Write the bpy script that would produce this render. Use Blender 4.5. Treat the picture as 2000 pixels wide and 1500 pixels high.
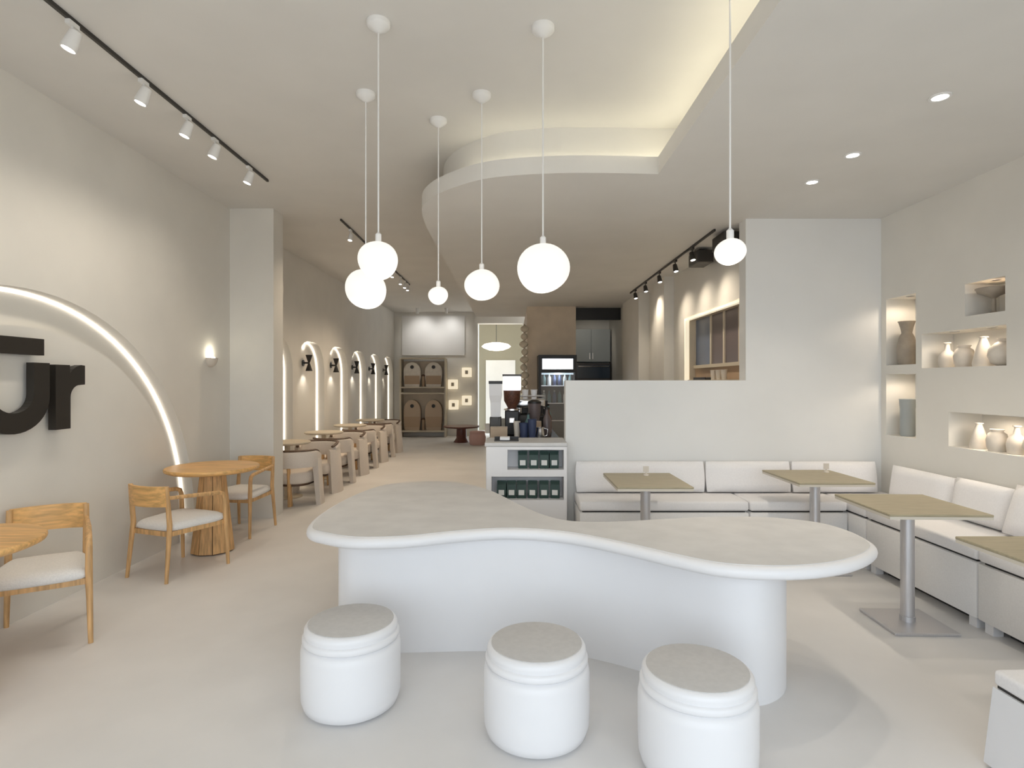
import bpy, bmesh, math, random
from mathutils import Vector, Matrix
random.seed(7)
PI = math.pi
for o in list(bpy.data.objects): bpy.data.objects.remove(o)
SC = bpy.context.scene
COL = SC.collection

# ------------------------------------------------------------------ camera
F = 1120.0
cam = bpy.data.cameras.new('camera'); cam_o = bpy.data.objects.new('camera', cam); COL.objects.link(cam_o)
cam.sensor_width = 36.0; cam.lens = F/2000*36; cam.shift_y = -5/2000.0*1; cam.clip_start = .05
cam_o.location = (0, 0, 1.5); cam_o.rotation_euler = (PI/2, 0, 0)
SC.camera = cam_o
# ------------------------------------------------------------------ world
w = bpy.data.worlds.new('overcast_sky'); SC.world = w; w.use_nodes = True
wn = w.node_tree; wn.nodes.clear()
wo = wn.nodes.new('ShaderNodeOutputWorld'); wb = wn.nodes.new('ShaderNodeBackground')
tc = wn.nodes.new('ShaderNodeTexCoord'); sx = wn.nodes.new('ShaderNodeSeparateXYZ'); rp = wn.nodes.new('ShaderNodeValToRGB')
mr = wn.nodes.new('ShaderNodeMapRange'); mr.inputs[1].default_value = -1; mr.inputs[2].default_value = 1
wn.links.new(tc.outputs['Generated'], sx.inputs[0]); wn.links.new(sx.outputs[2], mr.inputs[0]); wn.links.new(mr.outputs[0], rp.inputs[0])
rp.color_ramp.elements[0].position = .42; rp.color_ramp.elements[0].color = (.52, .52, .52, 1)
rp.color_ramp.elements[1].position = .53; rp.color_ramp.elements[1].color = (.80, .90, 1.0, 1)
wn.links.new(rp.outputs[0], wb.inputs[0]); wb.inputs[1].default_value = 3.4
wn.links.new(wb.outputs[0], wo.inputs[0])
# portal in the shop window behind the camera
pl = bpy.data.lights.new('window_portal', 'AREA'); pl.shape = 'RECTANGLE'; pl.size = 6.3; pl.size_y = 2.75
po = bpy.data.objects.new('window_portal', pl); COL.objects.link(po); po.location = (.15, -1.55, 1.47); po.rotation_euler = (PI/2, 0, 0)
pl.cycles.is_portal = True
# ------------------------------------------------------------------ view
vs = SC.view_settings
vs.view_transform = 'Standard'; vs.look = 'None'; vs.gamma = 1.0; vs.use_curve_mapping = False; vs.exposure = 0.03

# ------------------------------------------------------------------ materials
M = {}
def mat(name, col, rough=.6, metal=0, scale=0, amt=.06, bump=0, spec=None, wood=False, axis=(1,1,1)):
    m = bpy.data.materials.new(name); m.use_nodes = True; nt = m.node_tree
    b = nt.nodes['Principled BSDF']; b.inputs['Base Color'].default_value = (*col, 1)
    b.inputs['Roughness'].default_value = rough; b.inputs['Metallic'].default_value = metal
    if spec is not None: b.inputs['Specular IOR Level'].default_value = spec
    if scale:
        t = nt.nodes.new('ShaderNodeTexCoord'); mp = nt.nodes.new('ShaderNodeMapping'); mp.inputs['Scale'].default_value = axis
        n = nt.nodes.new('ShaderNodeTexNoise'); n.inputs['Scale'].default_value = scale; n.inputs['Detail'].default_value = 6
        r = nt.nodes.new('ShaderNodeValToRGB')
        lo = tuple(max(0, c*(1-amt)) for c in col); hi = tuple(min(1, c*(1+amt)) for c in col)
        r.color_ramp.elements[0].position = .35; r.color_ramp.elements[1].position = .65
        r.color_ramp.elements[0].color = (*lo, 1); r.color_ramp.elements[1].color = (*hi, 1)
        nt.links.new(t.outputs['Object'], mp.inputs[0]); nt.links.new(mp.outputs[0], n.inputs['Vector'])
        nt.links.new(n.outputs[0], r.inputs[0]); nt.links.new(r.outputs[0], b.inputs['Base Color'])
        if bump:
            bp = nt.nodes.new('ShaderNodeBump'); bp.inputs['Strength'].default_value = bump; bp.inputs['Distance'].default_value = .004
            nt.links.new(n.outputs[0], bp.inputs['Height']); nt.links.new(bp.outputs[0], b.inputs['Normal'])
    M[name] = m; return m
def emit(name, col, s):
    m = bpy.data.materials.new(name); m.use_nodes = True; b = m.node_tree.nodes['Principled BSDF']
    b.inputs['Base Color'].default_value = (*col, 1); b.inputs['Emission Color'].default_value = (*col, 1); b.inputs['Emission Strength'].default_value = s
    M[name] = m; return m
mat('plaster', (.77, .745, .69), .75, scale=1.6, amt=.03, bump=.08)
mat('plaster_white', (.81, .805, .785), .75, scale=1.6, amt=.02, bump=.06)
mat('ceiling_paint', (.74, .72, .68), .8, scale=2.0, amt=.02, bump=.05)
mat('floor_cement', (.765, .745, .725), .45, scale=1.3, amt=.05, bump=.03)
mat('stone', (.68, .67, .66), .5, scale=6, amt=.05)
mat('white_lacquer', (.835, .825, .83), .4, scale=3, amt=.01)
mat('oak', (.64, .385, .17), .45, scale=9, amt=.22, axis=(6, 6, .5))
mat('oak_top', (.74, .43, .16), .4, scale=7, amt=.2, axis=(.6, 7, 7))
mat('boucle', (.82, .80, .77), .95, scale=140, amt=.05, bump=.15)
mat('stool_pad', (.58, .565, .55), .7, scale=40, amt=.03)
mat('bench_linen', (.85, .835, .82), .9, scale=120, amt=.025, bump=.06)
mat('cushion_linen', (.88, .86, .855), .92, scale=120, amt=.025, bump=.06)
mat('taupe_wood', (.40, .345, .23), .5, scale=8, amt=.08, axis=(1, 9, 9))
mat('pale_edge', (.70, .64, .54), .5)
mat('brushed_metal', (.62, .61, .62), .42, metal=.75, scale=30, amt=.05, axis=(12, 12, .4))
mat('black', (.014, .012, .011), .45)
mat('sign_black', (.022, .018, .014), .4)
mat('dark_metal', (.06, .055, .05), .4, metal=.6)
mat('white_metal', (.82, .81, .79), .4)
mat('chrome', (.75, .75, .76), .18, metal=1)
mat('walnut', (.11, .062, .036), .45, scale=9, amt=.25, axis=(5, 5, .6))
mat('armchair_fabric', (.72, .65, .58), .93, scale=120, amt=.04, bump=.1)
mat('ceramic', (.70, .64, .56), .55, scale=12, amt=.06)
mat('ceramic_dark', (.36, .31, .25), .6, scale=12, amt=.1)
mat('green_pack', (.022, .055, .045), .5)
mat('label_white', (.75, .75, .72), .6)
mat('mahogany', (.13, .035, .022), .35, scale=8, amt=.2, axis=(1, 8, 8))
mat('pink_fabric', (.62, .40, .36), .9)
mat('card', (.50, .385, .28), .8)
mat('navy', (.035, .05, .11), .5)
mat('beans', (.10, .035, .018), .5, scale=60, amt=.4)
mat('brown_panel', (.66, .555, .43), .6, scale=4, amt=.05)
mat('grey_panel', (.38, .41, .41), .5)
mat('blue_panel', (.11, .14, .21), .35)
mat('plum_panel', (.14, .11, .11), .35)
mat('dark_glass', (.05, .07, .10), .08)
mat('teal', (.12, .22, .22), .5)
mat('shelf_cream', (.58, .51, .40), .6)
mat('tan_item', (.43, .31, .21), .7)
mat('door_olive', (.30, .27, .19), .5)
emit('globe_glow', (1, .95, .87), .85)
M['globe_glow'].node_tree.nodes['Principled BSDF'].inputs['Base Color'].default_value = (.35, .34, .32, 1)
emit('led_warm', (1, .94, .85), 1.15)
emit('led_cove', (1, .95, .76), 7.0)
emit('led_arch', (1, .92, .80), 1.5)
emit('lens', (1, .96, .88), 9.0)
emit('white_glow', (.95, .97, 1), 1.0)
emit('fridge_glow', (.55, .68, .78), .9)
emit('lamp_glow', (1, .93, .78), 2.2)
emit('lightbox', (1, .89, .68), .6)
def glassmat():
    m = bpy.data.materials.new('window_glass'); m.use_nodes = True; nt = m.node_tree
    b = nt.nodes['Principled BSDF']; b.inputs['Base Color'].default_value = (1, 1, 1, 1); b.inputs['Roughness'].default_value = .02
    b.inputs['Alpha'].default_value = .12
    M['glass'] = m
glassmat()

# ------------------------------------------------------------------ mesh helpers
def NB(): return bmesh.new()
def bx(bm, x0, x1, y0, y1, z0, z1, bev=0, seg=2):
    r = bmesh.ops.create_cube(bm, size=1)
    bmesh.ops.transform(bm, matrix=Matrix.Translation(((x0+x1)/2, (y0+y1)/2, (z0+z1)/2)) @ Matrix.Diagonal((abs(x1-x0), abs(y1-y0), abs(z1-z0), 1)), verts=r['verts'])
    if bev:
        es = list({e for v in r['verts'] for e in v.link_edges})
        bmesh.ops.bevel(bm, geom=es, offset=bev, segments=seg, profile=.5, affect='EDGES')
    return bm
def box(x0, x1, y0, y1, z0, z1, bev=0, seg=2): return bx(NB(), x0, x1, y0, y1, z0, z1, bev, seg)
def lathe(prof, n=32, bm=None, c=(0, 0, 0)):
    bm = bm or NB(); rings = []
    for r, z in prof:
        if r < 1e-5: rings.append([bm.verts.new((c[0], c[1], c[2]+z))])
        else: rings.append([bm.verts.new((c[0]+r*math.cos(2*PI*i/n), c[1]+r*math.sin(2*PI*i/n), c[2]+z)) for i in range(n)])
    for a, b in zip(rings, rings[1:]):
        for i in range(n):
            j = (i+1) % n
            if len(a) == 1 and len(b) == 1: continue
            if len(a) == 1: bm.faces.new((a[0], b[j], b[i]))
            elif len(b) == 1: bm.faces.new((a[i], a[j], b[0]))
            else: bm.faces.new((a[i], a[j], b[j], b[i]))
    if len(rings[0]) > 1: bm.faces.new(rings[0][::-1])
    if len(rings[-1]) > 1: bm.faces.new(rings[-1])
    return bm
def prism(pts, h0, h1, plane='xy', bm=None):
    """extrude a 2D outline; plane xy -> along z, yz -> along x, xz -> along y"""
    bm = bm or NB()
    f = {'xy': lambda p, h: (p[0], p[1], h), 'yz': lambda p, h: (h, p[0], p[1]), 'xz': lambda p, h: (p[0], h, p[1])}[plane]
    a = [bm.verts.new(f(p, h0)) for p in pts]; b = [bm.verts.new(f(p, h1)) for p in pts]
    n = len(pts); bm.faces.new(a[::-1]); bm.faces.new(b)
    for i in range(n): bm.faces.new((a[i], a[(i+1) % n], b[(i+1) % n], b[i]))
    bmesh.ops.recalc_face_normals(bm, faces=bm.faces[:]); return bm
def tube(path, r, n=10, bm=None, closed=False, flat=1.0):
    """sweep a circle (radius r, or list of radii) along a 3D path"""
    bm = bm or NB(); P = [Vector(p) for p in path]; rings = []; N = len(P); up = None
    for i, p in enumerate(P):
        d = (P[(i+1) % N]-P[i-1]) if closed else (P[min(i+1, N-1)]-P[max(i-1, 0)])
        d.normalize()
        if up is None: up = Vector((0, 0, 1)) if abs(d.z) < .9 else Vector((1, 0, 0))
        s = d.cross(up).normalized(); u = s.cross(d).normalized(); up = u
        rr = r[i] if isinstance(r, (list, tuple)) else r
        rings.append([bm.verts.new(p + s*rr*math.cos(2*PI*k/n) + u*rr*flat*math.sin(2*PI*k/n)) for k in range(n)])
    pr = list(zip(rings, rings[1:])) + ([(rings[-1], rings[0])] if closed else [])
    for a, b in pr:
        for k in range(n): bm.faces.new((a[k], a[(k+1) % n], b[(k+1) % n], b[k]))
    if not closed: bm.faces.new(rings[0][::-1]); bm.faces.new(rings[-1])
    bmesh.ops.recalc_face_normals(bm, faces=bm.faces[:]); return bm
def spline(pts, per=8, closed=True):
    out = []; n = len(pts)
    for i in range(n if closed else n-1):
        g = (lambda k: pts[k % n]) if closed else (lambda k: pts[max(0, min(n-1, k))])
        p0, p1, p2, p3 = g(i-1), g(i), g(i+1), g(i+2)
        for s in range(per):
            t = s/per
            out.append(tuple(.5*((2*p1[k]) + (-p0[k]+p2[k])*t + (2*p0[k]-5*p1[k]+4*p2[k]-p3[k])*t*t + (-p0[k]+3*p1[k]-3*p2[k]+p3[k])*t**3) for k in range(len(p1))))
    if not closed: out.append(tuple(pts[-1]))
    return out
def offset(pts, d):
    n = len(pts); out = []
    A = sum(pts[i][0]*pts[(i+1) % n][1]-pts[(i+1) % n][0]*pts[i][1] for i in range(n)); sg = 1 if A > 0 else -1
    for i in range(n):
        a, b = pts[i-1], pts[(i+1) % n]; tx, ty = b[0]-a[0], b[1]-a[1]; L = math.hypot(tx, ty) or 1
        out.append((pts[i][0]-sg*ty/L*d, pts[i][1]+sg*tx/L*d))
    return out
def loft(rings, bm=None):
    bm = bm or NB(); R = [[bm.verts.new(p) for p in r] for r in rings]; n = len(R[0])
    for a, b in zip(R, R[1:]):
        for i in range(n): bm.faces.new((a[i], a[(i+1) % n], b[(i+1) % n], b[i]))
    bm.faces.new(R[0][::-1]); bm.faces.new(R[-1])
    bmesh.ops.recalc_face_normals(bm, faces=bm.faces[:]); return bm
def obj(name, bm, m, parent=None, smooth=False, loc=None, rot=None):
    me = bpy.data.meshes.new(name); bm.to_mesh(me); bm.free()
    if isinstance(m, str): m = M[m]
    me.materials.append(m)
    if smooth:
        try: me.shade_smooth()
        except Exception: pass
        for p in me.polygons: p.use_smooth = True
        try: me.set_sharp_from_angle(angle=math.radians(smooth if smooth is not True else 40))
        except Exception: pass
    o = bpy.data.objects.new(name, me); COL.objects.link(o)
    if parent: o.parent = parent
    if loc: o.location = loc
    if rot: o.rotation_euler = rot
    return o
def tag(o, label, cat, group=None, kind=None):
    o['label'] = label; o['category'] = cat
    if group: o['group'] = group
    if kind: o['kind'] = kind
    return o
def thing(name, label, cat, loc=(0, 0, 0), rz=0, group=None):
    o = bpy.data.objects.new(name, None); COL.objects.link(o); o.empty_display_size = .1
    o.location = loc; o.rotation_euler = (0, 0, rz); return tag(o, label, cat, group)
def dup(root, label, loc=None, rz=None, group=None):
    def cp(o, par):
        c = o.copy(); COL.objects.link(c)
        if par: c.parent = par
        for ch in o.children: cp(ch, c)
        return c
    r = cp(root, None); r['label'] = label
    if loc: r.location = loc
    if rz is not None: r.rotation_euler = (0, 0, rz)
    if group: r['group'] = group
    return r
def struct(name, bm, m, label, cat, smooth=False): return tag(obj(name, bm, m, None, smooth), label, cat, kind='structure')
def cut(o, cutters):
    for c in cutters:
        co = obj('cutter', c, 'plaster'); md = o.modifiers.new('b', 'BOOLEAN'); md.operation = 'DIFFERENCE'; md.object = co; md.solver = 'EXACT'
        bpy.context.view_layer.update()
        dg = bpy.context.evaluated_depsgraph_get()
        me = bpy.data.meshes.new_from_object(o.evaluated_get(dg)); o.modifiers.clear(); old = o.data; o.data = me; bpy.data.meshes.remove(old)
        bpy.data.objects.remove(co)
def arch_outline(y0, y1, zb, zt, r, n=14):
    p = [(y0, zb), (y0, zt-r)]
    p += [(y0+r-r*math.cos(PI/2*i/n), zt-r+r*math.sin(PI/2*i/n)) for i in range(1, n+1)]
    p += [(y1-r+r*math.sin(PI/2*i/n), zt-r+r*math.cos(PI/2*i/n)) for i in range(0, n+1)]
    p += [(y1, zb)]
    out = []
    for q in p:
        if not out or math.hypot(q[0]-out[-1][0], q[1]-out[-1][1]) > 1e-4: out.append(q)
    return out
def spot(name, loc, target, e, ang, col=(1, .9, .76), blend=.6, size=.03, parent=None):
    l = bpy.data.lights.new(name, 'SPOT'); l.energy = e; l.spot_size = math.radians(ang); l.spot_blend = blend; l.color = col; l.shadow_soft_size = size
    o = bpy.data.objects.new(name, l); COL.objects.link(o); o.location = loc
    o.rotation_euler = (Vector(target)-Vector(loc)).to_track_quat('-Z', 'Y').to_euler(); return o
def plight(name, loc, e, col, size=.05):
    l = bpy.data.lights.new(name, 'POINT'); l.energy = e; l.color = col; l.shadow_soft_size = size
    o = bpy.data.objects.new(name, l); COL.objects.link(o); o.location = loc; return o

# ================================================================== SETTING
XL, XC, XP, XR, YB, YF = -3.10, -3.25, -2.62, 3.38, 15.8, -1.6
ZL, ZH = 2.99, 3.40
struct('floor', box(-3.6, 3.7, YF, 18.5, -.12, 0), 'floor_cement', 'pale beige micro-cement floor running the length of the cafe', 'floor')
# left wall with the big sunken half ring
AC, AZ, RI, RO = 3.65, .15, 1.70, 1.945
wl = struct('wall_left', box(XL-.3, XL, YF, 6.3, 0, ZH), 'plaster', 'beige plaster wall on the left behind the sign', 'wall')
def ringpts(R, n=48): return [(AC-R, 0)] + [(AC+R*math.cos(PI-PI*i/n), AZ+R*math.sin(PI-PI*i/n)) for i in range(n+1)] + [(AC+R, 0)]
a, b = ringpts(RO), ringpts(RI)
a[0] = (AC-RO, -.02); a[-1] = (AC+RO, -.02); b[0] = (AC-RI, -.02); b[-1] = (AC+RI, -.02)
cut(wl, [prism(a + b[::-1], XL-.12, XL+.05, 'yz')])
lp = [(XL-.105, AC+(RO-.014)*math.cos(PI*i/60), AZ+(RO-.014)*math.sin(PI*i/60)) for i in range(61)]
lp = [(XL-.105, AC+RO-.014, .01)] + lp + [(XL-.105, AC-RO+.014, .01)]
tag(obj('led_strip', tube(lp, .014, 8), 'led_warm'), 'glowing light strip curving around the half ring on the sign wall', 'light strip')
# pier and corridor wall with arched recesses
struct('wall_pier', box(XL-.3, XP, 6.3, 6.56, 0, ZH), 'plaster', 'beige wall pier where the left wall steps in', 'wall')
wc = struct('wall_corridor', box(XC-.35, XC, 6.56, YB, 0, ZH), 'plaster', 'beige wall of arched recesses along the seating row', 'wall')
J0, PT, AW = 8.5, 1.43, 1.27
arches = [(J0+PT*k-AW, J0+PT*k) for k in range(0, 6)]
cut(wc, [prism(arch_outline(y0, y1, -.02, 2.14, .5), XC-.14, XC+.05, 'yz') for y0, y1 in arches])
ords = ['nearest', 'second nearest', 'third nearest', 'fourth nearest', 'fifth nearest', 'farthest']
for k, (y0, y1) in enumerate(arches):
    pts = arch_outline(y0+.014, y1-.014, .01, 2.126, .486)
    tag(obj('led_strip', tube([(XC-.122, p[0], p[1]) for p in pts], .012, 8), 'led_arch'), 'light strip lining the %s arched wall recess' % ords[k], 'light strip', 'light strips in the arched recesses')
# back wall, passage, bar end wall, alcove
struct('wall_back', box(-3.6, -1.02, YB, YB+.3, 0, ZH), 'plaster', 'dim end wall behind the display shelves', 'wall')
struct('wall_passage', box(-1.02, .40, 17.6, 17.9, 0, ZH), 'door_olive', 'dark olive wall at the end of the passage', 'wall')
struct('trim_1', bx(bx(bx(NB(), -1.02, -.94, YB-.04, YB+.3, 0, 3.1), .30, .40, YB-.04, YB+.3, 0, 3.1), -1.02, .40, YB-.04, YB+.3, 3.1, ZH), 'plaster', 'beige portal frame around the dark passage', 'trim')
struct('wall_bar', bx(bx(NB(), .30, 1.27, 11.4, 11.6, 0, ZL), .30, .5, 11.6, YB, 0, ZL), 'brown_panel', 'brown end wall behind the drinks fridge', 'wall')
struct('wall_alcove', bx(bx(bx(NB(), 1.2, 2.5, 13.0, 13.2, 0, ZL), 1.17, 1.27, 11.6, 13.0, 0, ZL), 2.2, 2.5, 11.0, 13.0, 0, ZL), 'plaster', 'shadowed alcove walls beside the fridge', 'wall')
# right kitchen wall with service opening
wk = struct('wall_kitchen', box(2.3, 2.75, 5.40, 11.0, 0, ZL), 'plaster', 'beige side wall behind the bar with a framed opening', 'wall')
cut(wk, [box(2.2, 2.68, 5.62, 7.62, 1.02, 2.34)])
struct('trim_2', box(2.16, 2.3, 8.15, 8.75, 0, ZL), 'plaster', 'broad pilaster on the bar side wall', 'trim')
struct('trim_3', box(2.12, 2.3, 9.6, 11.0, 0, ZL), 'plaster', 'deep pilaster at the far end of the bar side wall', 'trim')
# right room: pony wall, tall wall, niche wall
struct('wall_pony', box(.49, 2.14, 5.25, 5.40, 0, 1.51), 'plaster_white', 'half-height white wall behind the banquette', 'wall')
struct('wall_right_back', box(2.14, XR+.4, 5.25, 5.40, 0, ZL), 'plaster_white', 'full-height white wall at the corner of the banquette', 'wall')
wr = struct('wall_right', box(XR, XR+.45, YF, 5.25, 0, ZL), 'plaster', 'beige right wall with lit display niches', 'wall')
NI = {'tall_up': (4.80, 5.18, 1.645, 2.24), 'tall_low': (4.80, 5.18, 1.02, 1.565), 'small': (3.93, 4.28, 1.985, 2.225), 'middle': (3.92, 4.73, 1.61, 1.89), 'low': (2.95, 4.44, 1.0, 1.265)}
cut(wr, [box(XR-.05, XR+.26, a, b, c, d) for a, b, c, d in NI.values()])
# window front behind the camera
struct('wall_front', bx(bx(bx(bx(NB(), -3.4, -3.0, YF-.2, YF, 0, ZH), 3.3, 3.8, YF-.2, YF, 0, ZH), -3.0, 3.3, YF-.2, YF, 0, .1), -3.0, 3.3, YF-.2, YF, 2.85, ZH), 'plaster', 'shop front wall around the street window', 'wall')
wf = NB()
for x in (-3.0, -.93, 1.14, 3.24): bx(wf, x, x+.06, YF-.13, YF-.07, .1, 2.85)
bx(wf, -3.0, 3.3, YF-.13, YF-.07, .1, .16); bx(wf, -3.0, 3.3, YF-.13, YF-.07, 2.79, 2.85)
struct('window_1', wf, 'dark_metal', 'dark-framed street window of the shop front', 'window')
# ceilings
struct('ceiling', box(-3.7, 3.8, YF-.2, 18.5, ZH, ZH+.15), 'ceiling_paint', 'beige raised ceiling over the hall', 'ceiling')
edge = spline([(1.05, 4.12), (.70, 4.10), (.366, 4.10), (0, 4.15), (-.24, 4.24), (-.475, 4.43), (-.66, 4.66), (-.775, 4.95), (-.82, 5.4), (-.83, 6.2)], 6, False)
outl = [(1.05, YF)] + edge + [(-.83, 13.2), (3.8, 13.2), (3.8, YF)]
bk = NB(); bm_l = prism(outl, ZL, ZL+.125)
inn = [(1.24, YF)] + [(1.24, 4.31), (.70, 4.29), (.366, 4.29)] + [(x+.14*(.45-x), y+.19-.08*max(0, -x)) for x, y in edge[14:-1]] + [(-.66, 6.2), (-.66, 13.2), (3.8, 13.2), (3.8, YF)]
prism(inn, ZL+.125, ZH, bm=bm_l)
struct('ceiling_bulkhead', bm_l, 'ceiling_paint', 'lowered ceiling with a curved cove lip over the bar and banquette', 'ceiling')
led = [(1.17, YF+.1, ZL+.14), (1.17, 4.22, ZL+.14)]
tag(obj('led_strip', tube(led, .014, 6), 'led_cove'), 'hidden warm light strip along the straight ceiling cove', 'light strip')
led = [(1.13, 4.25, ZL+.14), (.70, 4.235, ZL+.14), (.366, 4.235, ZL+.14), (.05, 4.28, ZL+.14), (-.2, 4.37, ZL+.14), (-.42, 4.55, ZL+.14)]
tag(obj('led_strip', tube(led, .006, 6), 'led_cove'), 'hidden warm light strip along the curved end of the ceiling cove', 'light strip')

# ================================================================== ISLAND TABLE
isl = thing('island_table', 'large white kidney-shaped island table in the middle of the room', 'table')
ZT = .70
def px(px_, py_, z=ZT): Y = F*(1.5-z)/(py_-745); return ((px_-1000)*Y/F, Y)
front = [(-1.055, 2.94), (-.915, 2.80), (-.73, 2.727), (-.492, 2.755), (-.254, 2.848), (0, 2.897), (.253, 2.83), (.476, 2.667), (.666, 2.486), (.838, 2.347), (1.027, 2.301), (1.243, 2.32), (1.47, 2.42), (1.66, 2.60)]
back = [(1.71, 2.80), (1.69, 2.98), (1.60, 3.10), (1.40, 3.19), (1.14, 3.20), (.84, 3.15), (.551, 3.09), (.335, 3.10), (.202, 3.23), (.064, 3.50), (-.143, 3.98), (-.383, 4.27), (-.66, 4.32), (-.94, 4.17), (-1.06, 3.79), (-1.10, 3.30)]
outline = spline([(x*1.0667, y*1.0667) for x, y in front+back], 6)
rings = []
for i in range(9):
    t = PI*i/8; d = .03*(1-math.sin(t)); z = ZT-.03-.03*math.cos(t)
    rings.append([(x, y, z) for x, y in offset(outline, d)])
body = [r for r in rings[:-1]]
obj('table_edge', loft(rings), 'white_lacquer', isl, 50)
obj('stone_top', loft([[(x, y, ZT-.001) for x, y in offset(outline, .032)], [(x, y, ZT+.003) for x, y in offset(outline, .034)]]), 'stone', isl)
bp = spline([(-1.0, 3.33), (-.93, 3.21), (-.78, 3.175), (-.61, 3.17), (-.143, 3.19), (.2, 3.16), (.417, 3.11), (.66, 2.97), (.86, 2.80), (1.0, 2.685), (1.137, 2.65), (1.26, 2.71), (1.35, 2.82), (1.38, 2.96), (1.28, 3.12), (1.0, 3.18), (.75, 3.19), (.5, 3.25), (.25, 3.36), (.02, 3.62), (-.35, 3.92), (-.7, 3.95), (-.93, 3.7)], 6)
obj('base', loft([[(x, y, 0) for x, y in bp], [(x, y, ZT-.055) for x, y in bp]]), 'white_lacquer', isl, 40)

# stools
def stool(label, loc):
    t = thing('drum_stool', label, 'stool', loc, 0, 'white drum stools at the island')
    obj('body', lathe([(.17, 0), (.19, .006), (.213, .02), (.224, .055), (.226, .12), (.226, .27), (.222, .292), (.212, .303), (.200, .307), (.196, .31)], 48), 'white_lacquer', t, 50)
    obj('lid', lathe([(.198, .305), (.212, .309), (.219, .318), (.219, .332), (.214, .340), (.208, .343), (.209, .350), (.211, .358), (.210, .370), (.204, .379), (.197, .384), (.19, .386)], 48), 'white_lacquer', t, 60)
    obj('seat_pad', lathe([(.194, .384), (.193, .388), (.186, .390), (0, .391)], 48), 'stool_pad', t, 60)
    return t
s0 = stool('white drum stool at the left end of the island', (-.75, 2.68, 0))
dup(s0, 'white drum stool in the middle of the three', (.105, 2.46, 0))
dup(s0, 'nearest white drum stool, beside the right leg of the island', (.722, 2.24, 0))

# ================================================================== LEFT SEATING
def wood_table(label, loc, rz=0):
    t = thing('round_table', label, 'table', loc, rz, 'round oak tables by the sign wall')
    obj('table_top', lathe([(.345, .708), (.375, .722), (.38, .732), (.38, .742), (.374, .75), (0, .75)], 56), 'oak_top', t, 40)
    n = 10
    for k in range(n):
        a0, a1 = 2*PI*(k+.03)/n, 2*PI*(k+.97)/n
        def ring(z, ro, ri): return [(ro*math.cos(a0), ro*math.sin(a0), z), (ro*math.cos(a1), ro*math.sin(a1), z), (ri*math.cos(a1), ri*math.sin(a1), z), (ri*math.cos(a0), ri*math.sin(a0), z)]
        obj('pedestal_plank', loft([ring(.012, .18, .155), ring(.708, .105, .08)]), 'oak', t)
    obj('pedestal_core', loft([[(.165*math.cos(2*PI*k/n), .165*math.sin(2*PI*k/n), 0) for k in range(n)], [(.085*math.cos(2*PI*k/n), .085*math.sin(2*PI*k/n), .707) for k in range(n)]]), 'walnut', t)
    return t
def wood_chair(label, loc, rz):
    t = thing('armchair', label, 'chair', loc, rz, 'oak armchairs with white seats')
    W, D, V = .235, .235, .19
    for s in (-1, 1):
        obj('rear_leg', tube([(s*(V+.015), -D-.035, 0), (s*V, -D+.005, .42), (s*(V-.002), -D-.02, .715)], [.013, .019, .016], 10), 'oak', t, 50)
        # front leg sweeps up and round into the arm rail
        obj('front_leg', tube([(s*(W+.015), D+.02, 0), (s*(W+.005), D, .42), (s*(W+.005), D-.005, .545), (s*(W+.003), D-.02, .583), (s*(W), D-.06, .598), (s*(W-.015), 0, .612), (s*V, -D-.012, .628)], [.013, .019, .018, .0175, .017, .016, .014], 10), 'oak', t, 50)
    obj('seat_frame', prism([(-W, D), (-V, -D), (V, -D), (W, D)], .335, .37), 'oak', t)
    o = spline([(-.185, -.20), (-.11, -.23), (.11, -.23), (.185, -.20), (.222, 0), (.24, .2), (.16, .262), (-.16, .262), (-.24, .2), (-.222, 0)], 5)
    prof = [(.022, .395), (.004, .405), (0, .425), (.008, .445), (.03, .460), (.06, .467), (.12, .470), (.2, .471)]
    obj('seat', loft([[(x*(1-d/.24), y*(1-d/.24), z-.03) for x, y in o] for d, z in prof]), 'boucle', t, 70)
    n = 14; rr = []
    for i in range(n+1):
        x = -V+2*V*i/n; c = -D-.018-.05*(1-(x/V)**2)
        rr.append([(x, c-.011, .565), (x, c+.011, .565), (x, c+.002, .718), (x, c-.020, .718)])
    bm = NB(); R = [[bm.verts.new(p) for p in r] for r in rr]
    for a, b in zip(R, R[1:]):
        for i in range(4): bm.faces.new((a[i], a[(i+1) % 4], b[(i+1) % 4], b[i]))
    bm.faces.new(R[0][::-1]); bm.faces.new(R[-1]); bmesh.ops.recalc_face_normals(bm, faces=bm.faces[:])
    obj('backrest', bm, 'oak_top', t, 40)
    return t
t1 = wood_table('round oak pedestal table cut by the left edge of the photo', (-2.64, 2.66, 0))
t2 = wood_table('round oak pedestal table with a white-seated chair on each side, near the corner', (-2.65, 5.08, 0), .15)
c0 = wood_chair('oak armchair with its back to the camera, in front of the far oak table', (-2.66, 4.57, 0), math.radians(-20))
dup(c0, 'oak armchair behind the far oak table, facing the camera', (-2.71, 5.75, 0), math.radians(172))
dup(c0, 'nearest oak armchair, below the black sign letters', (-2.765, 3.375, 0), math.radians(212))

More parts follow.
